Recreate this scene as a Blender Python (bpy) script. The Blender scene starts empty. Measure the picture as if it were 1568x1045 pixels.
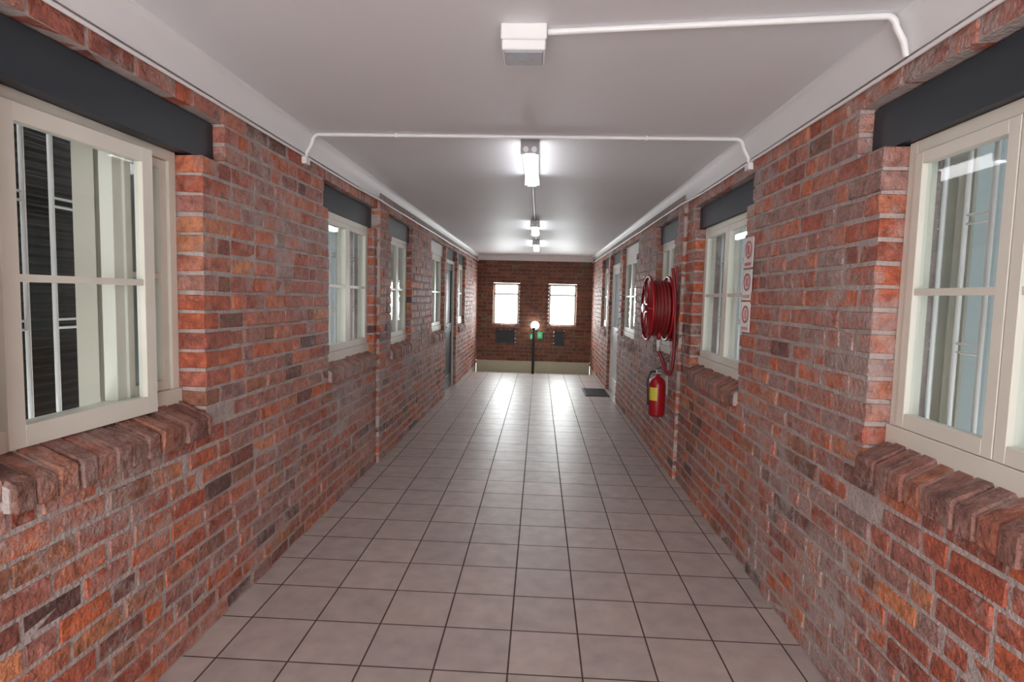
import bpy, math, random
from mathutils import Matrix, Vector
random.seed(7)
S = bpy.context.scene
COL = S.collection

# ---------------------------------------------------------------- materials
def newmat(name):
    m = bpy.data.materials.new(name); m.use_nodes = True
    nt = m.node_tree
    return m, nt, nt.nodes, nt.links, nt.nodes['Principled BSDF']

def simple(name, col, rough=0.5, metal=0.0, noise=0.0, nscale=8.0, bump=0.0, bscale=60.0):
    m, nt, N, L, P = newmat(name)
    P.inputs['Base Color'].default_value = (*col, 1)
    P.inputs['Roughness'].default_value = rough
    P.inputs['Metallic'].default_value = metal
    tc = N.new('ShaderNodeTexCoord')
    if noise > 0:
        nz = N.new('ShaderNodeTexNoise'); nz.inputs['Scale'].default_value = nscale
        nz.inputs['Detail'].default_value = 4
        L.new(tc.outputs['Object'], nz.inputs['Vector'])
        mx = N.new('ShaderNodeMixRGB'); mx.blend_type = 'MULTIPLY'; mx.inputs[0].default_value = 1
        mx.inputs[1].default_value = (*col, 1)
        mr = N.new('ShaderNodeMapRange'); mr.inputs['To Min'].default_value = 1 - noise
        mr.inputs['To Max'].default_value = 1 + noise
        L.new(nz.outputs['Fac'], mr.inputs['Value'])
        L.new(mr.outputs[0], mx.inputs[2]); L.new(mx.outputs[0], P.inputs['Base Color'])
    if bump > 0:
        nb = N.new('ShaderNodeTexNoise'); nb.inputs['Scale'].default_value = bscale
        L.new(tc.outputs['Object'], nb.inputs['Vector'])
        b = N.new('ShaderNodeBump'); b.inputs['Strength'].default_value = bump
        b.inputs['Distance'].default_value = 0.01
        L.new(nb.outputs['Fac'], b.inputs['Height']); L.new(b.outputs[0], P.inputs['Normal'])
    return m

def emis(name, col, st):
    m, nt, N, L, P = newmat(name)
    P.inputs['Base Color'].default_value = (*col, 1)
    P.inputs['Emission Color'].default_value = (*col, 1)
    P.inputs['Emission Strength'].default_value = st
    return m

def brick_mat(name, stops, smear=(0.41, 0.34, 0.32), smear_lo=0.48, smear_hi=0.66, smear_amt=0.85):
    m, nt, N, L, P = newmat(name)
    geo = N.new('ShaderNodeNewGeometry')
    tc = N.new('ShaderNodeTexCoord')
    cr = N.new('ShaderNodeValToRGB'); cr.color_ramp.interpolation = 'LINEAR'
    el = cr.color_ramp.elements
    el[0].position = stops[0][0]; el[0].color = (*stops[0][1], 1)
    el[1].position = stops[-1][0]; el[1].color = (*stops[-1][1], 1)
    for p, c in stops[1:-1]:
        e = el.new(p); e.color = (*c, 1)
    L.new(geo.outputs['Random Per Island'], cr.inputs[0])
    n1 = N.new('ShaderNodeTexNoise'); n1.inputs['Scale'].default_value = 22; n1.inputs['Detail'].default_value = 6
    n1.inputs['Roughness'].default_value = 0.65
    L.new(tc.outputs['Object'], n1.inputs['Vector'])
    mr = N.new('ShaderNodeMapRange'); mr.inputs['From Min'].default_value = .3; mr.inputs['From Max'].default_value = .7
    mr.inputs['To Min'].default_value = 0.5; mr.inputs['To Max'].default_value = 1.45
    L.new(n1.outputs['Fac'], mr.inputs['Value'])
    mul = N.new('ShaderNodeMixRGB'); mul.blend_type = 'MULTIPLY'; mul.inputs[0].default_value = 1
    L.new(cr.outputs[0], mul.inputs[1]); L.new(mr.outputs[0], mul.inputs[2])
    n2 = N.new('ShaderNodeTexNoise'); n2.inputs['Scale'].default_value = 10; n2.inputs['Detail'].default_value = 9
    n2.inputs['Roughness'].default_value = 0.78
    L.new(tc.outputs['Object'], n2.inputs['Vector'])
    n4 = N.new('ShaderNodeTexNoise'); n4.inputs['Scale'].default_value = 1.3; n4.inputs['Detail'].default_value = 3
    L.new(tc.outputs['Object'], n4.inputs['Vector'])
    ad = N.new('ShaderNodeMath'); ad.operation = 'MULTIPLY_ADD'; ad.inputs[1].default_value = .6; 
    sb = N.new('ShaderNodeMath'); sb.operation = 'SUBTRACT'; sb.inputs[1].default_value = .3
    L.new(n4.outputs['Fac'], ad.inputs[0]); L.new(n2.outputs['Fac'], ad.inputs[2]); L.new(ad.outputs[0], sb.inputs[0])
    m2 = N.new('ShaderNodeMapRange'); m2.inputs['From Min'].default_value = smear_lo; m2.inputs['From Max'].default_value = smear_hi
    m2.inputs['To Min'].default_value = 0; m2.inputs['To Max'].default_value = smear_amt
    L.new(sb.outputs[0], m2.inputs['Value'])
    mx = N.new('ShaderNodeMixRGB'); L.new(m2.outputs[0], mx.inputs[0])
    L.new(mul.outputs[0], mx.inputs[1]); mx.inputs[2].default_value = (*smear, 1)
    L.new(mx.outputs[0], P.inputs['Base Color'])
    P.inputs['Roughness'].default_value = 0.6
    P.inputs['Specular IOR Level'].default_value = 0.4
    n3 = N.new('ShaderNodeTexNoise'); n3.inputs['Scale'].default_value = 50; n3.inputs['Detail'].default_value = 6
    L.new(tc.outputs['Object'], n3.inputs['Vector'])
    b = N.new('ShaderNodeBump'); b.inputs['Strength'].default_value = 0.9; b.inputs['Distance'].default_value = 0.018
    L.new(n3.outputs['Fac'], b.inputs['Height']); L.new(b.outputs[0], P.inputs['Normal'])
    return m

M = {}
M['brick'] = brick_mat('brick_clay', [(0.0, (.56, .145, .06)), (0.18, (.38, .095, .055)), (0.34, (.33, .175, .15)),
                                      (0.50, (.53, .16, .08)), (0.64, (.31, .18, .16)), (0.76, (.44, .115, .065)), (0.88, (.12, .06, .055)), (1.0, (.60, .23, .11))])
M['brick_sill'] = brick_mat('brick_sill_clay', [(0.0, (.36, .13, .085)), (0.3, (.22, .10, .08)), (0.6, (.30, .15, .12)),
                                      (0.85, (.15, .08, .065)), (1.0, (.44, .17, .10))], smear_amt=0.55)
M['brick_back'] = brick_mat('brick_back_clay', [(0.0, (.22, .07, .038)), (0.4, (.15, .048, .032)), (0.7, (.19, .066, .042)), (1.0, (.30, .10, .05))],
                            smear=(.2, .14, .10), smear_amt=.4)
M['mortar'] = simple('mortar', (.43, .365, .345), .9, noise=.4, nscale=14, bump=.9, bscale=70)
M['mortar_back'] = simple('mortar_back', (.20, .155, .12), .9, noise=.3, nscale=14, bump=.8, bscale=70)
M['ceil'] = simple('ceiling_paint', (.76, .765, .80), .55, noise=.04, nscale=1.5)
M['cornice'] = simple('cornice_paint', (.78, .78, .79), .5)
M['white'] = simple('white_gloss', (.82, .82, .82), .35)
M['frame'] = simple('cream_frame_paint', (.75, .735, .65), .38, noise=.06, nscale=5)
M['lintel'] = simple('slate_lintel_paint', (.025, .034, .045), .45, noise=.1)
M['lintel_glare'] = simple('lintel_painted_reflection', (.7, .7, .68), .4)  # bright reflection on the far lintels, put into the base colour
M['cream'] = simple('cream_plaster', (.48, .45, .34), .7, noise=.06)
M['dark'] = simple('dark_metal', (.03, .03, .035), .4)
M['louvre'] = simple('dark_louvre', (.05, .038, .03), .6)
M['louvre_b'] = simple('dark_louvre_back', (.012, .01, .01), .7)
M['grey'] = simple('grey_metal', (.35, .35, .36), .35, .6)
M['red'] = simple('red_enamel', (.34, .008, .014), .3)
M['hose'] = simple('red_hose_rubber', (.20, .012, .014), .45)
M['yellow'] = simple('yellow_label', (.66, .56, .06), .5)
M['signw'] = simple('sign_white', (.60, .57, .55), .4)
M['signr'] = simple('sign_red', (.45, .03, .03), .4)
M['black'] = simple('black_plastic', (.015, .015, .015), .4)
M['tube'] = emis('fluorescent_diffuser', (.97, .98, 1.0), 11.0)
M['tube_dim'] = simple('translucent_diffuser', (.42, .45, .50), .2, noise=.2, nscale=40)
M['green'] = emis('exit_sign_green', (.02, .45, .16), .4)
M['globe'] = emis('globe_glow', (1.0, .97, .90), 7.0)

def glass():
    m, nt, N, L, P = newmat('window_glass')
    N.remove(P)
    out = N['Material Output']
    t = N.new('ShaderNodeBsdfTransparent'); t.inputs[0].default_value = (.9, .95, .95, 1)
    g = N.new('ShaderNodeBsdfGlossy'); g.inputs['Roughness'].default_value = .03
    f = N.new('ShaderNodeLayerWeight'); f.inputs[0].default_value = .5
    pw = N.new('ShaderNodeMath'); pw.operation = 'POWER'; pw.inputs[1].default_value = 4
    ma = N.new('ShaderNodeMath'); ma.operation = 'MULTIPLY_ADD'; ma.inputs[1].default_value = .5; ma.inputs[2].default_value = .04
    L.new(f.outputs['Facing'], pw.inputs[0]); L.new(pw.outputs[0], ma.inputs[0])
    mx = N.new('ShaderNodeMixShader')
    L.new(ma.outputs[0], mx.inputs[0]); L.new(t.outputs[0], mx.inputs[1]); L.new(g.outputs[0], mx.inputs[2])
    L.new(mx.outputs[0], out.inputs[0])
    return m
M['glass'] = glass()

def curtain(name, c, k):
    m, nt, N, L, P = newmat(name)
    out = N['Material Output']
    t = N.new('ShaderNodeBsdfTranslucent'); t.inputs[0].default_value = (*c, 1)
    mx = N.new('ShaderNodeMixShader'); mx.inputs[0].default_value = k
    P.inputs['Base Color'].default_value = (*c, 1); P.inputs['Roughness'].default_value = .8
    L.new(P.outputs[0], mx.inputs[1]); L.new(t.outputs[0], mx.inputs[2]); L.new(mx.outputs[0], out.inputs[0])
    return m
M['curtain'] = curtain('net_curtain', (.44, .50, .52), .055)
M['blind'] = curtain('cream_vertical_blind', (.66, .64, .55), .08)

def tilemat():
    m, nt, N, L, P = newmat('floor_tiles')
    tc = N.new('ShaderNodeTexCoord'); mp = N.new('ShaderNodeMapping')
    mp.inputs['Location'].default_value = (0.09 + 3.1, -0.08 + 3.1, 0)
    L.new(tc.outputs['Object'], mp.inputs[0])
    b = N.new('ShaderNodeTexBrick'); b.offset = 0; b.squash = 1
    b.inputs['Scale'].default_value = 1; b.inputs['Brick Width'].default_value = .31; b.inputs['Row Height'].default_value = .31
    b.inputs['Mortar Size'].default_value = .0045; b.inputs['Mortar Smooth'].default_value = .3; b.inputs['Bias'].default_value = 0
    b.inputs['Color1'].default_value = (.50, .415, .38, 1); b.inputs['Color2'].default_value = (.43, .365, .345, 1)
    b.inputs['Mortar'].default_value = (.08, .052, .045, 1)
    L.new(mp.outputs[0], b.inputs['Vector'])
    nz = N.new('ShaderNodeTexNoise'); nz.inputs['Scale'].default_value = 9; nz.inputs['Detail'].default_value = 7
    L.new(tc.outputs['Object'], nz.inputs[0])
    mr = N.new('ShaderNodeMapRange'); mr.inputs['From Min'].default_value = .3; mr.inputs['From Max'].default_value = .7
    mr.inputs['To Min'].default_value = .86; mr.inputs['To Max'].default_value = 1.12
    L.new(nz.outputs['Fac'], mr.inputs[0])
    mu = N.new('ShaderNodeMixRGB'); mu.blend_type = 'MULTIPLY'; mu.inputs[0].default_value = 1
    L.new(b.outputs['Color'], mu.inputs[1]); L.new(mr.outputs[0], mu.inputs[2])
    L.new(mu.outputs[0], P.inputs['Base Color'])
    r = N.new('ShaderNodeMapRange'); r.inputs['To Min'].default_value = .40; r.inputs['To Max'].default_value = .8
    L.new(b.outputs['Fac'], r.inputs[0]); L.new(r.outputs[0], P.inputs['Roughness'])
    P.inputs['Specular IOR Level'].default_value = .42
    nb = N.new('ShaderNodeTexNoise'); nb.inputs['Scale'].default_value = 3.5
    L.new(tc.outputs['Object'], nb.inputs[0])
    inv = N.new('ShaderNodeMath'); inv.operation = 'MULTIPLY_ADD'; inv.inputs[1].default_value = -1.0
    L.new(b.outputs['Fac'], inv.inputs[0]); L.new(nb.outputs['Fac'], inv.inputs[2])
    bp = N.new('ShaderNodeBump'); bp.inputs['Strength'].default_value = .35; bp.inputs['Distance'].default_value = .004
    L.new(inv.outputs[0], bp.inputs['Height']); L.new(bp.outputs[0], P.inputs['Normal'])
    return m
M['tile'] = tilemat()

# ---------------------------------------------------------------- mesh builder
class MB:
    def __init__(s, name): s.name = name; s.v = []; s.f = []; s.mi = []; s.mats = []; s.sm = []
    def m(s, k):
        if k not in s.mats: s.mats.append(k)
        return s.mats.index(k)
    def hexa(s, pts, mat):
        b = len(s.v); s.v += [tuple(p) for p in pts]; i = s.m(mat)
        for q in ((0, 3, 2, 1), (4, 5, 6, 7), (0, 1, 5, 4), (1, 2, 6, 5), (2, 3, 7, 6), (3, 0, 4, 7)):
            s.f.append(tuple(b + k for k in q)); s.mi.append(i); s.sm.append(False)
    def box(s, x0, x1, y0, y1, z0, z1, mat, j=0.0):
        if x0 > x1: x0, x1 = x1, x0
        if y0 > y1: y0, y1 = y1, y0
        if z0 > z1: z0, z1 = z1, z0
        p = [(x0, y0, z0), (x1, y0, z0), (x1, y1, z0), (x0, y1, z0), (x0, y0, z1), (x1, y0, z1), (x1, y1, z1), (x0, y1, z1)]
        if j: p = [tuple(c + random.uniform(-j, j) for c in q) for q in p]
        s.hexa(p, mat)
    def quad(s, a, b, c, d, mat):
        k = len(s.v); s.v += [a, b, c, d]; s.f.append((k, k + 1, k + 2, k + 3)); s.mi.append(s.m(mat)); s.sm.append(False)
    def cyl(s, p0, p1, r, mat, seg=16, r1=None, smooth=True, caps=True):
        p0 = Vector(p0); p1 = Vector(p1); r1 = r if r1 is None else r1
        d = (p1 - p0).normalized(); a = d.orthogonal().normalized(); c = d.cross(a)
        b = len(s.v); i = s.m(mat)
        for k in range(seg):
            t = 2 * math.pi * k / seg; o = a * math.cos(t) + c * math.sin(t)
            s.v.append(tuple(p0 + o * r)); s.v.append(tuple(p1 + o * r1))
        for k in range(seg):
            n = (k + 1) % seg
            s.f.append((b + 2 * k, b + 2 * n, b + 2 * n + 1, b + 2 * k + 1)); s.mi.append(i); s.sm.append(smooth)
        if caps:
            s.f.append(tuple(b + 2 * k for k in range(seg))[::-1]); s.mi.append(i); s.sm.append(False)
            s.f.append(tuple(b + 2 * k + 1 for k in range(seg))); s.mi.append(i); s.sm.append(False)
    def revolve(s, c, axis, prof, mat, seg=32):
        c = Vector(c); d = Vector(axis).normalized(); a = d.orthogonal().normalized(); e = d.cross(a)
        b = len(s.v); i = s.m(mat); n = len(prof)
        for k in range(seg):
            t = 2 * math.pi * k / seg; o = a * math.cos(t) + e * math.sin(t)
            for (h, r) in prof: s.v.append(tuple(c + d * h + o * r))
        for k in range(seg):
            q = (k + 1) % seg
            for w in range(n - 1):
                s.f.append((b + k * n + w, b + q * n + w, b + q * n + w + 1, b + k * n + w + 1)); s.mi.append(i); s.sm.append(True)
    def path(s, pts, r, mat, seg=10):
        pts = [Vector(p) for p in pts]; b = len(s.v); i = s.m(mat); prev = None
        for k, p in enumerate(pts):
            d = (pts[min(k + 1, len(pts) - 1)] - pts[max(k - 1, 0)]).normalized()
            if prev is None: a = d.orthogonal().normalized()
            else: a = (prev - d * prev.dot(d)).normalized()
            prev = a; e = d.cross(a)
            for q in range(seg):
                t = 2 * math.pi * q / seg
                s.v.append(tuple(p + (a * math.cos(t) + e * math.sin(t)) * r))
        for k in range(len(pts) - 1):
            for q in range(seg):
                w = (q + 1) % seg
                s.f.append((b + k * seg + q, b + k * seg + w, b + (k + 1) * seg + w, b + (k + 1) * seg + q)); s.mi.append(i); s.sm.append(True)
    def build(s, bevel=0, parent=None, seg=1):
        me = bpy.data.meshes.new(s.name); me.from_pydata(s.v, [], s.f)
        for k in s.mats: me.materials.append(M[k])
        me.polygons.foreach_set('material_index', s.mi); me.polygons.foreach_set('use_smooth', s.sm); me.update()
        o = bpy.data.objects.new(s.name, me); COL.objects.link(o)
        if bevel:
            bv = o.modifiers.new('bevel', 'BEVEL'); bv.width = bevel; bv.segments = seg; bv.limit_method = 'ANGLE'
        if parent: o.parent = parent
        return o

# ---------------------------------------------------------------- dimensions
K = 1.18
XL, XLF = -1.47, -1.44
XR, XRF = 1.23, 1.20
JL, JR = 4.33 * K, 4.20 * K
YB = 11.2 * K; YN = -1.9
FE = 9.92 * K
CE = 2.53; NC = 28; P_ = 2.40 / NC
ZO, ZLB, ZLT = 11 * P_, 25 * P_, 27 * P_
TH = .24

def courses_wall(mb_m, mb_b, face, sgn, ya, yb, ops, mortar='mortar', brick='brick', axis='x'):
    def put(mb, d0, d1, y0, y1, z0, z1, mat, j=0):
        if axis == 'x': mb.box(face + sgn * d0, face + sgn * d1, y0, y1, z0, z1, mat, j)
        else: mb.box(y0, y1, face + sgn * d0, face + sgn * d1, z0, z1, mat, j)
    G = .007
    mo = [(o[0] - G, o[1] + G, o[2] - G, o[3] + G) for o in ops]
    ys = sorted(set([ya, yb] + [min(max(v, ya), yb) for o in mo for v in o[:2]]))
    for a, b in zip(ys, ys[1:]):
        if b - a < 1e-5: continue
        mid = (a + b) / 2
        blocked = sorted([(o[2], o[3]) for o in mo if o[0] < mid < o[1]])
        z = -.02 if axis == 'x' else .09
        for (c, d) in blocked:
            if c > z: put(mb_m, .005, TH, a, b, z, c, mortar)
            z = max(z, d)
        put(mb_m, .005, TH, a, b, z, CE + .02, mortar)
    for c in range(NC):
        z0 = c * P_; z1 = z0 + P_; zm = (z0 + z1) / 2
        if axis == 'y' and z0 < .08: continue
        bl = sorted([(o[0], o[1]) for o in ops if o[2] < zm < o[3]])
        iv = []; y = ya
        for (p, q) in bl:
            if p > y: iv.append((y, p))
            y = max(y, q)
        if y < yb: iv.append((y, yb))
        for (p, q) in iv:
            y = p; first = True
            while y < q - .012:
                ln = .228 if random.random() > .35 else .112
                if first:
                    ln = .228 if c % 2 else .112
                    first = False
                ln += random.uniform(-.010, .010)
                e = y + ln
                if q - e < .05: e = q
                e = min(e, q)
                g = .008
                dj = random.uniform(-.0035, .0035)
                a0 = y if y == p else y + g
                b0 = e if e == q else e - g
                put(mb_b, dj, .15, a0, b0, z0 + g, z1 - g, brick, .0035)
                y = e

def sc(l): return [(a * K, b * K) for a, b in l]
WL = sc([(1.247, 2.07), (3.33, 4.25), (4.65, 5.40), (6.45, 7.30), (8.55, 9.30)])
WR = sc([(1.00, 1.84), (3.00, 3.96), (4.45, 5.10), (6.15, 7.15), (8.70, 9.45)])
DL = (7.45 * K, 8.38 * K); DR = (7.40 * K, 8.45 * K)
def notch(a): return .18 if a < 3 else .09

def ops_for(ws, door, lo, hi):
    o = []
    for (a, b) in ws:
        if a >= lo and b <= hi + .2:
            n_ = notch(a)
            o.append((a, min(b, hi), ZO, ZLT)); o.append((a - n_, min(b + n_, hi), ZLB, ZLT))
    if door and door[0] > lo and door[1] < hi:
        o.append((door[0], door[1], -.03, ZLT))
    return o

for side, (fn, ff, sg, jog, ws, door) in {'left': (XL, XLF, -1, JL, WL, DL), 'right': (XR, XRF, 1, JR, WR, DR)}.items():
    mm = MB('wall_' + side); bb = MB('bricks')
    courses_wall(mm, bb, fn, sg, YN, jog, ops_for(ws, None, YN, jog))
    courses_wall(mm, bb, ff, sg, jog, YB, ops_for(ws, door, jog, YB))
    mm.box(ff + sg * .004, ff + sg * TH, FE, YB, -1.7, -.02, 'cream')
    w = mm.build(); bb.build(bevel=.004, parent=w)

mm = MB('wall_back'); bb = MB('bricks')
BW = [(-1.075, -.47), (.21, .85)]
bops = [(a, b, .914, 1.885) for a, b in BW] + [(-1.0, -.55, .50, .80), (.36, .60, .47, .80)]
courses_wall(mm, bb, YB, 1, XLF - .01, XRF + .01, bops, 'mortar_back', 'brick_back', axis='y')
mm.box(XLF, XRF, YB - .01, YB + TH, -1.7, .088, 'cream')
w = mm.build(); bb.build(bevel=.004, parent=w)

f = MB('floor'); f.box(-1.7, 1.5, YN, FE, -.12, 0, 'tile'); f.build()
c = MB('ceiling'); c.box(-1.9, 1.7, YN, YB + .3, CE, CE + .1, 'ceil')
c.build()
st = MB('staircase')
for i in range(4):
    st.box(XLF + .005, XRF - .005, FE + .015 + i * .27, FE + .28 + i * .27, -1.7, -.17 * (i + 1), 'cream')
st.box(XLF + .005, XRF - .005, FE + 1.09, YB - .015, -1.7, -.85, 'cream')
st.box(XLF + .005, XRF - .005, FE - .04, FE + .012, -.06, .004, 'cream')
sto = st.build()
rl = MB('stair_railing')
rl.cyl((-.10, FE - .06, 0.004), (-.10, FE - .06, .92), .028, 'dark', 12)
rl.cyl((-.10, FE - .06, .92), (-.10, FE - .06, .95), .036, 'dark', 12)
rl.path([(-.10, FE - .06, .88), (-.10, FE + .3, .68), (-.10, YB - .05, .02)], .02, 'dark')
rl.path([(-.10, FE - .06, .45), (-.10, FE + .3, .25), (-.10, YB - .05, -.4)], .012, 'dark')
rl.build(parent=sto)

prof = [(0, -.125), (.008, -.125), (.012, -.115), (.02, -.085), (.034, -.045), (.052, -.022), (.062, -.014), (.065, 0)]
def corn(name, face, sg, y0, y1):
    mb = MB(name); i = mb.m('cornice')
    b = len(mb.v); n = len(prof)
    for y in (y0, y1):
        for (d, h) in prof: mb.v.append((face - sg * d, y, CE + h))
    for k in range(n - 1):
        mb.f.append((b + k, b + k + 1, b + n + k + 1, b + n + k)); mb.mi.append(i); mb.sm.append(k in (2, 3, 4))
    return mb
corn('trim_1', XL, -1, YN, YB).build()
corn('trim_2', XR, 1, YN, YB).build()
mb = MB('trim_3'); i = mb.m('cornice'); n = len(prof)
for x in (XL, XR):
    for (d, h) in prof: mb.v.append((x, YB - d, CE + h))
for k in range(n - 1):
    mb.f.append((k, k + 1, n + k + 1, n + k)); mb.mi.append(i); mb.sm.append(False)
mb.build()

# ---------------------------------------------------------------- windows
wn = [0]
def sash(mb, X, sg, y0, y1, z0, z1, t=.035, w=.042, mid=True, skew=0.0):
    x0, x1 = X, X + sg * t
    b0 = len(mb.v)
    mb.box(x0, x1, y0, y0 + w, z0, z1, 'frame'); mb.box(x0, x1, y1 - w, y1, z0, z1, 'frame')
    mb.box(x0, x1, y0 + w, y1 - w, z0, z0 + w * 1.25, 'frame'); mb.box(x0, x1, y0 + w, y1 - w, z1 - w, z1, 'frame')
    zm = (z0 + z1) / 2
    if mid: mb.box(x0 + sg * .004, x1 - sg * .004, y0 + w, y1 - w, zm - .012, zm + .012, 'frame')
    xg = X + sg * t * .55
    mb.quad((xg, y0 + w, z0 + w), (xg, y1 - w, z0 + w), (xg, y1 - w, z1 - w), (xg, y0 + w, z1 - w), 'glass')
    if skew:
        for k in range(b0, len(mb.v)):
            x, y, z = mb.v[k]; mb.v[k] = (x - sg * skew * (y - y0), y, z)

def folds(mb, X, y0, y1, z0, z1, mat, per=.09, amp=.02):
    n = int((y1 - y0) / (per / 2)) + 1
    for k in range(n):
        a = y0 + k * per / 2; b = min(a + per / 2, y1)
        if b <= a: break
        xa = X + (amp if k % 2 else -amp); xb = X + (-amp if k % 2 else amp)
        mb.quad((xa, a, z0), (xb, b, z0), (xb, b, z1), (xa, a, z1), mat)

def window(face, sg, y0, y1, rec=.11, nsash=2, lint='lintel', special=None, zb=1.075, ext=.9, cd=.30):
    wn[0] += 1
    mb = MB('window_%d' % wn[0])
    X = face + sg * rec; z0 = zb; z1 = ZLB
    fw = .045; ft = .075
    mb.box(X, X + sg * ft, y0, y0 + fw, z0, z1, 'frame'); mb.box(X, X + sg * ft, y1 - fw, y1, z0, z1, 'frame')
    mb.box(X - sg * .012, X + sg * ft, y0, y1, z0 - .03, z0 + fw, 'frame'); mb.box(X, X + sg * ft, y0 + fw, y1 - fw, z1 - fw, z1, 'frame')
    iw = (y1 - y0 - 2 * fw) / nsash
    for k in range(nsash):
        a = y0 + fw + k * iw + .002; b = a + iw - .004
        if special == 'open':
            ms = 2.12
            if k == 0:
                sash(mb, X - sg * .022, sg, 1.60, ms + .10, z0 - .015, z1 - .045, w=.055, skew=.05)
                continue
            mb.box(X + sg * .022, X + sg * ft, ms - .02, ms + .03, z0 + fw, z1 - fw, 'frame')
            sash(mb, X + sg * .012, sg, ms + .03, b, z0 + fw + .002, z1 - fw - .002, w=.035)
            continue
        if k: mb.box(X + sg * .002, X + sg * ft, a - .018, a + .016, z0 + fw, z1 - fw, 'frame')
        sash(mb, X - sg * .008, sg, a, b, z0 + fw + .002, z1 - fw - .002)
    xb = X + sg * (ft + (.09 if special else .05))
    y = y0 + .06; k = 0
    yend = y1 - .35 if special else y1 + .2
    while y < yend:
        mb.cyl((xb, y, z0 - .05), (xb, y, z1 + .05), .009, 'white', 6)
        if k % 2 == 0:
            for z in (z0 + .33, z0 + .36, z1 - .30, z1 - .27):
                mb.cyl((xb, y, z), (xb, y + .115, z), .005, 'white', 6)
        y += .115; k += 1
    if special == 'open':
        xc = X + sg * .24
        folds(mb, X + sg * .115, 2.05, 2.33, z0 - .05, z1 + .05, 'blind', per=.10, amp=.022)
        mb.box(xc + sg * .01, xc + sg * .02, 2.5, 3.4, z0 - .25, z1 + .2, 'curtain')
        z = z0 - .3
        xx = xc + sg * .08
        while z < z1 + .2:
            mb.hexa([(xx, .9, z), (xx, 2.5, z), (xx + sg * .02, 2.5, z + .022), (xx + sg * .02, .9, z + .022),
                     (xx, .9, z + .004), (xx, 2.5, z + .004), (xx + sg * .02, 2.5, z + .026), (xx + sg * .02, .9, z + .026)], 'louvre')
            z += .036
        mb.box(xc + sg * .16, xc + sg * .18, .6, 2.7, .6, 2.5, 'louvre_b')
    else:
        xo = X + sg * cd
        folds(mb, xo, y0 - .15, y1 + ext, z0 - .3, z1 + .25, 'curtain', per=.12, amp=.018)
        if ext > .3:
            folds(mb, xo - sg * .06, y0 + .02, y0 + .22, z0 - .3, z1 + .25, 'blind', per=.08, amp=.02)
            folds(mb, xo - sg * .06, y1 - .02, y1 + .25, z0 - .3, z1 + .25, 'blind', per=.08, amp=.02)
    mb.build(bevel=.002)
    lb = MB('lintel_beam'); n_ = notch(y0) - .002
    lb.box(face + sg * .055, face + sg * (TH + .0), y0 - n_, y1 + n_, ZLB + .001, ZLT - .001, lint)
    lb.build()
    sl = MB('brick_window_sill')
    a = y0 + .0
    while a < y1 - .02:
        b = min(a + .078, y1 - .001)
        j = random.uniform(-.005, .005)
        xo = face - sg * (.032 + j); xi = X + sg * .03
        zt_o = 1.0 + j; zt_i = zb + .005 + j
        p = [(xo, a + .0055, ZO - .03), (xo, b - .0055, ZO - .03), (xi, b - .0055, ZO), (xi, a + .0055, ZO),
             (xo, a + .0055, zt_o), (xo, b - .0055, zt_o), (xi, b - .0055, zt_i), (xi, a + .0055, zt_i)]
        sl.hexa([tuple(c_ + random.uniform(-.003, .003) for c_ in q) for q in p], 'brick_sill')
        a += .078
    so = sl.build(bevel=.006)
    sm = MB('mortar_bed')
    xo = face - sg * .020; xi = X + sg * .03
    sm.hexa([(xo, y0, ZO - .02), (xo, y1, ZO - .02), (xi, y1, ZO - .02), (xi, y0, ZO - .02),
             (xo, y0, .993), (xo, y1, .993), (xi, y1, zb - .002), (xi, y0, zb - .002)], 'mortar')
    sm.build(parent=so)

window(XL, -1, *WL[0], rec=.12, special='open')
window(XL, -1, *WL[1], rec=.06)
window(XLF, -1, *WL[2], rec=.06, ext=.8)
window(XLF, -1, *WL[3], rec=.06, lint='lintel_glare', ext=.1, cd=.16)
window(XLF, -1, *WL[4], rec=.06, ext=.3, cd=.16)
window(XR, 1, *WR[0], rec=.09)
window(XR, 1, *WR[1], rec=.08)
window(XRF, 1, *WR[2], rec=.06, ext=.7)
window(XRF, 1, *WR[3], rec=.05, lint='lintel_glare', ext=.2, cd=.16)
window(XRF, 1, *WR[4], rec=.06, ext=.3, cd=.16)

for (a, b) in BW:
    wn[0] += 1
    mb = MB('window_%d' % wn[0]); z0, z1 = .914, 1.885; y = YB + .09; w = .045
    mb.box(a, a + w, y, y + .06, z0, z1, 'frame'); mb.box(b - w, b, y, y + .06, z0, z1, 'frame')
    mb.box(a, b, y, y + .06, z0, z0 + w, 'frame'); mb.box(a, b, y, y + .06, z1 - w, z1, 'frame')
    mb.box(a, b, y, y + .06, z1 - .27, z1 - .235, 'frame')
    mb.quad((a + w, y + .03, z0 + w), (b - w, y + .03, z0 + w), (b - w, y + .03, z1 - w), (a + w, y + .03, z1 - w), 'glass')
    mb.box(a - .02, b + .02, YB - .03, YB + .09, z0 - .05, z0 + .0, 'brick_sill')
    mb.build(bevel=.002)
for (a, b, z0, z1) in ((-1.0, -.55, .50, .80), (.36, .60, .47, .80)):
    mb = MB('wall_vent')
    w = .03
    mb.box(a, a + w, YB - .01, YB + .05, z0, z1, 'lintel'); mb.box(b - w, b, YB - .01, YB + .05, z0, z1, 'lintel')
    mb.box(a, b, YB - .01, YB + .05, z0, z0 + w, 'lintel'); mb.box(a, b, YB - .01, YB + .05, z1 - w, z1, 'lintel')
    z = z0 + .05
    while z < z1 - .04:
        mb.box(a + w, b - w, YB + .01, YB + .04, z, z + .008, 'dark'); z += .03
    mb.box(a, b, YB + .06, YB + .10, z0, z1, 'black')
    mb.build()

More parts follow.
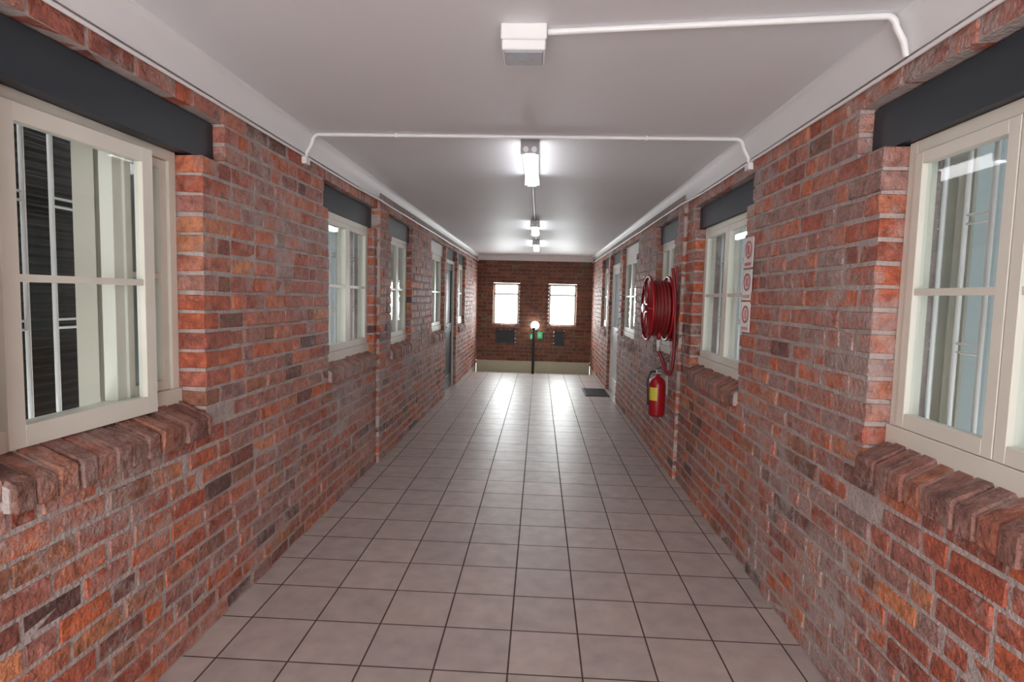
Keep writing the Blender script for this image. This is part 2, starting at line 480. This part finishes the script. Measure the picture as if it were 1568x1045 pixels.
# ---------------------------------------------------------------- doors
def door(n, face, sg, y0, y1, leaf, pane, zt=2.143):
    mb = MB('door_%d' % n); w = .05; X = face + sg * .05; X1 = face + sg * .16
    y0 += .002; y1 -= .002
    mb.box(X, X1, y0, y0 + w, 0.002, zt, 'frame'); mb.box(X, X1, y1 - w, y1, 0.002, zt, 'frame')
    mb.box(X, X1, y0 + w, y1 - w, zt - w, zt, 'frame')
    a, b = y0 + w, y1 - w; xa = X + sg * .02; xb = xa + sg * .04; s = .1
    mb.box(xa, xb, a, a + s, .01, zt - w, leaf); mb.box(xa, xb, b - s, b, .01, zt - w, leaf)
    for (p, q) in ((.01, .22), (.95, 1.1), (zt - w - .11, zt - w)):
        mb.box(xa, xb, a + s, b - s, p, q, leaf)
    mb.box(xa + sg * .012, xb - sg * .01, a + s, b - s, .22, .95, leaf)
    xg = xa + sg * .02
    mb.box(xg, xg + sg * .006, a + s, b - s, 1.1, zt - w - .11, pane)
    mb.box(face + sg * .055, face + sg * TH, y0, y1, zt, ZLT, 'lintel')
    mb.box(xa - sg * .006, xa, a + .02, a + .07, .95, 1.15, 'grey')
    mb.path([(xa, a + .045, 1.06), (xa - sg * .05, a + .045, 1.06), (xa - sg * .055, a + .16, 1.06)], .009, 'black')
    mb.box(X1 - sg*.005, X1 + sg*.02, y0, y1, 0.002, zt, pane)
    mb.build(bevel=.002)
door(1, XLF, -1, DL[0], DL[1], 'lintel', 'lintel')
door(2, XRF, 1, DR[0], DR[1], 'white', 'curtain')

# ---------------------------------------------------------------- ceiling fixtures
def fluoro(y0, y1, x=-.085):
    y0 *= K; y1 *= K
    mb = MB('fluorescent_ceiling_light')
    mb.box(x - .05, x + .05, y0, y1, CE - .035, CE, 'white')
    mb.box(x - .058, x + .058, y0 - .004, y0 + .03, CE - .085, CE, 'grey'); mb.box(x - .058, x + .058, y1 - .03, y1 + .004, CE - .085, CE, 'grey')
    for dx in (-.026, .026):
        mb.cyl((x + dx, y0 - .018, CE - .062), (x + dx, y0 + .05, CE - .062), .017, 'white', 14)
    p = [(-.05, -.035), (-.046, -.075), (-.03, -.092), (.03, -.092), (.046, -.075), (.05, -.035)]
    b = len(mb.v); n = len(p); i = mb.m('tube')
    for y in (y0 + .03, y1 - .03):
        for (dx, dz) in p: mb.v.append((x + dx, y, CE + dz))
    for k in range(n - 1):
        mb.f.append((b + k, b + n + k, b + n + k + 1, b + k + 1)); mb.mi.append(i); mb.sm.append(False)
    mb.build()
fluoro(3.05, 3.92); fluoro(6.15, 7.0); fluoro(8.2, 9.3)

mb = MB('emergency_ceiling_light')
x0, x1 = -.165, .0
ye = 1.78 * K
mb.box(x0, x1, ye, ye + .15, CE - .055, CE, 'white')
mb.box(x0 + .004, x1 - .004, ye + .005, ye + .145, CE - .09, CE - .055, 'white')
mb.box(x0 + .012, x1 - .012, ye + .015, ye + .135, CE - .096, CE - .088, 'tube_dim')
mb.build(bevel=.004)

def arc(c, a, b, r, n=8):
    c = Vector(c); a = Vector(a); b = Vector(b)
    return [tuple(c + a * r * math.cos(t * math.pi / 2 / n) + b * r * math.sin(t * math.pi / 2 / n)) for t in range(n + 1)]
rC = .011; zc = CE - rC
mb = MB('electrical_conduit')
yq = 1.72 * K
mb.path([(0.003, ye + .05, zc)] + [(1.125, yq, zc)] + arc((1.125, yq, zc - .035), (0, 0, 1), (1, 0, 0), .035)[1:] + [(1.19, yq + .005, 2.44), (XR - .02, yq + .02, 2.40)], rC, 'white')
mb.build()
mb = MB('electrical_conduit')
yc = 2.97 * K
l = [(XL + .014, yc, 2.36), (XL + .02, yc, 2.41), (XL + .045, yc, 2.45)] + arc((XL + .10, yc, zc - .045), (-1, 0, 0), (0, 0, 1), .045)
r = [(XR - .014, yc, 2.36), (XR - .02, yc, 2.41), (XR - .045, yc, 2.45)] + arc((XR - .10, yc, zc - .045), (1, 0, 0), (0, 0, 1), .045)
mb.path(l + r[::-1], rC, 'white')
mb.box(XL, XL + .03, yc - .03, yc + .03, 2.34, 2.38, 'white'); mb.box(XR - .03, XR, yc - .03, yc + .03, 2.34, 2.38, 'white')
for x in (-.9, .6): mb.box(x, x + .012, yc - .017, yc + .017, CE - .026, CE, 'white')
mb.build()
for (x, ff) in ((XL + .012, 1), (XR - .012, -1)):
    mb = MB('wall_cable'); z = 2.385
    mb.path([(x, YN, z)] + [(x + (0 if y < 5 else ff * .03), y, z + random.uniform(-.003, .003)) for y in [k * .5 for k in range(0, 26)]] + [(x + ff * .03, YB, z)], .008, 'white', 8)
    mb.build()
mb = MB('electrical_conduit')
mb.path([(-.085, 3.94 * K, zc), (-.085, 6.14 * K, zc)], .008, 'white'); mb.path([(-.085, 7.02 * K, zc), (-.085, 8.18 * K, zc)], .008, 'white')
mb.build()

# ---------------------------------------------------------------- fire hose reel
mb = MB('fire_hose_reel')
HY = 4.42 * K + .03
C = Vector((.985, HY, 1.49)); R = .285
def HV(x, dy, z): return (x, HY + dy, z)
for xo in (0.0, .17):
    mb.revolve(C + Vector((xo, 0, 0)), (1, 0, 0), [(-.012, R - .005), (-.016, R + .004), (-.004, R + .012), (.008, R + .008), (.01, R - .005), (-.0, R - .02), (0, .10), (-.012, .09), (-.014, .03), (-.014, .0001)], 'red', 48)
    mb.revolve(C + Vector((xo, 0, 0)), (1, 0, 0), [(.004, R), (.004, .0001)], 'red', 48)
mb.revolve(C, (1, 0, 0), [(.01, .10), (.01, .235)] + [(.01 + .03 * k + d, .24 + h) for k in range(5) for d, h in ((.004, .009), (.015, .016), (.026, .009), (.03, 0))] + [(.162, .10)], 'hose', 48)
for k in range(6):
    t = k * math.pi / 3
    d = Vector((0, math.cos(t), math.sin(t)))
    mb.cyl(C + Vector((-.012, 0, 0)) + d * .05, C + Vector((-.012, 0, 0)) + d * (R - .01), .009, 'red', 8)
mb.cyl(C + Vector((-.04, 0, 0)), C + Vector((.195, 0, 0)), .03, 'red', 20)
mb.cyl(C + Vector((-.05, 0, 0)), C + Vector((-.03, 0, 0)), .04, 'grey', 20)
mb.box(1.172, 1.192, HY - .2, HY - .1, 1.15, 1.86, 'red')
mb.box(1.165, 1.185, HY - .15, HY + .08, 1.44, 1.54, 'red')
mb.path([HV(1.14, -.24, 1.84), HV(1.165, -.27, 1.6), HV(1.172, -.275, 1.3), HV(1.172, -.275, 1.1), HV(1.165, -.27, .98), HV(1.15, -.26, .92), HV(1.12, -.23, .93), HV(1.10, -.20, 1.02), HV(1.06, -.18, 1.12), HV(1.05, -.20, 1.24)], .015, 'hose')
mb.cyl(HV(1.05, -.22, 1.22), HV(1.05, -.20, 1.12), .02, 'signw', 12, r1=.012)
mb.cyl(HV(1.05, -.22, 1.22), HV(1.06, -.20, 1.30), .016, 'red', 12)
mb.build()

mb = MB('fire_extinguisher')
ex, ey, z0 = 1.105, 4.46 * K, .50
mb.revolve((ex, ey, z0), (0, 0, 1), [(0, .0001), (0, .066), (.012, .074), (.02, .076), (.29, .076), (.33, .066), (.355, .04), (.365, .022), (.39, .02), (.39, .0001)], 'red', 32)
for k in range(5):
    a0 = math.radians(195 + k * 13); a1 = math.radians(195 + (k + 1) * 13); r_ = .0772
    mb.quad((ex + r_ * math.cos(a0), ey + r_ * math.sin(a0), z0 + .15), (ex + r_ * math.cos(a1), ey + r_ * math.sin(a1), z0 + .15),
            (ex + r_ * math.cos(a1), ey + r_ * math.sin(a1), z0 + .27), (ex + r_ * math.cos(a0), ey + r_ * math.sin(a0), z0 + .27), 'yellow')
mb.box(ex - .02, ex + .02, ey - .02, ey + .02, z0 + .39, z0 + .43, 'grey')
mb.hexa([(ex - .012, ey - .10, z0 + .455), (ex + .012, ey - .10, z0 + .455), (ex + .012, ey + .02, z0 + .43), (ex - .012, ey + .02, z0 + .43),
         (ex - .012, ey - .10, z0 + .465), (ex + .012, ey - .10, z0 + .465), (ex + .012, ey + .02, z0 + .445), (ex - .012, ey + .02, z0 + .445)], 'black')
mb.hexa([(ex - .01, ey - .09, z0 + .405), (ex + .01, ey - .09, z0 + .405), (ex + .01, ey, z0 + .42), (ex - .01, ey, z0 + .42),
         (ex - .01, ey - .09, z0 + .413), (ex + .01, ey - .09, z0 + .413), (ex + .01, ey, z0 + .428), (ex - .01, ey, z0 + .428)], 'grey')
mb.path([(ex - .02, ey, z0 + .41), (ex - .07, ey - .02, z0 + .41), (ex - .095, ey - .03, z0 + .34), (ex - .09, ey - .03, z0 + .2), (ex - .085, ey - .03, z0 + .1)], .009, 'black')
mb.box(ex + .07, XRF - .003, ey - .02, ey + .02, z0 + .2, z0 + .37, 'grey')
mb.build()

for k in range(3):
    mb = MB('fire_safety_sign'); z = 1.385 + k * .19; y0, y1 = 2.87 * K, 2.985 * K; X = XR - .002
    mb.box(X - .006, X, y0, y1, z, z + .178, 'signw')
    cy = (y0 + y1) / 2; cz = z + .105
    mb.revolve((X - .0065, cy, cz), (-1, 0, 0), [(0, .052), (.0015, .052), (.0015, .04), (0, .04)], 'signr', 28)
    mb.box(X - .0082, X - .0065, cy - .014, cy + .014, cz - .026, cz + .026, 'signr')
    mb.box(X - .0080, X - .0065, y0 + .02, y1 - .02, z + .012, z + .03, 'signr')
    mb.build()

mb = MB('door_mat'); my = 7.75 * K; mb.box(.78, 1.17, my, my + .75, 0.0, .014, 'louvre')
for k in range(14): mb.box(.80, 1.15, my + .03 + k * .05, my + .05 + k * .05, .014, .018, 'dark')
mb.build(bevel=.003)

mb = MB('globe_wall_lamp')
gx, gz = -.09, .93; gy = YB - .14
mb.revolve((gx, gy, gz), (0, 0, 1), [(.095 * math.sin(t * math.pi / 16 - math.pi / 2), max(.095 * math.cos(t * math.pi / 16 - math.pi / 2), .0001)) for t in range(17)], 'globe', 28)
mb.cyl((gx, YB - .02, gz - .1), (gx, YB + .01, gz - .1), .05, 'dark', 16)
mb.path([(gx, YB - .02, gz - .1), (gx, gy, gz - .13), (gx, gy, gz - .09)], .015, 'dark')
mb.build()
mb = MB('exit_sign'); mb.box(-.03, .09, YB - .03, YB - .006, .62, .77, 'green'); mb.box(-.2, -.12, YB - .03, YB - .006, .60, .72, 'green')
mb.box(.0, .05, YB - .034, YB - .03, .66, .73, 'signw'); mb.box(-.18, -.14, YB - .034, YB - .03, .63, .69, 'signw')
mb.build()

# ---------------------------------------------------------------- light
W = bpy.data.worlds.new('World'); S.world = W; W.use_nodes = True
bg = W.node_tree.nodes['Background']; bg.inputs[0].default_value = (.99, .985, .98, 1); bg.inputs[1].default_value = 6.8
S.view_settings.view_transform = 'Standard'
S.view_settings.exposure = 0.0
ld = bpy.data.lights.new('stairwell_daylight', 'AREA'); ld.shape = 'RECTANGLE'; ld.size = 2.2; ld.size_y = 1.2; ld.energy = 200
lo = bpy.data.objects.new('stairwell_daylight', ld); COL.objects.link(lo)
lo.location = (-.12, YB + .6, 1.6); lo.rotation_euler = (math.radians(-75), 0, 0)

# ---------------------------------------------------------------- camera
FP = 755 * K
ps = math.atan(41.4 / FP); th = math.atan(68 / FP); ro = math.radians(1.4)
F = Vector((-math.sin(ps) * math.cos(th), math.cos(ps) * math.cos(th), -math.sin(th)))
Rv = Vector((math.cos(ps), math.sin(ps), 0)); U = Rv.cross(F)
R2 = Rv * math.cos(ro) + U * math.sin(ro); U2 = -Rv * math.sin(ro) + U * math.cos(ro)
cd = bpy.data.cameras.new('camera'); cam = bpy.data.objects.new('camera', cd); COL.objects.link(cam)
mt = Matrix((R2, U2, -F)).transposed().to_4x4(); mt.translation = (0, 0, 1.556)
cam.matrix_world = mt
cd.lens = FP / 1600 * 36; cd.sensor_width = 36; cd.clip_start = .02
S.camera = cam
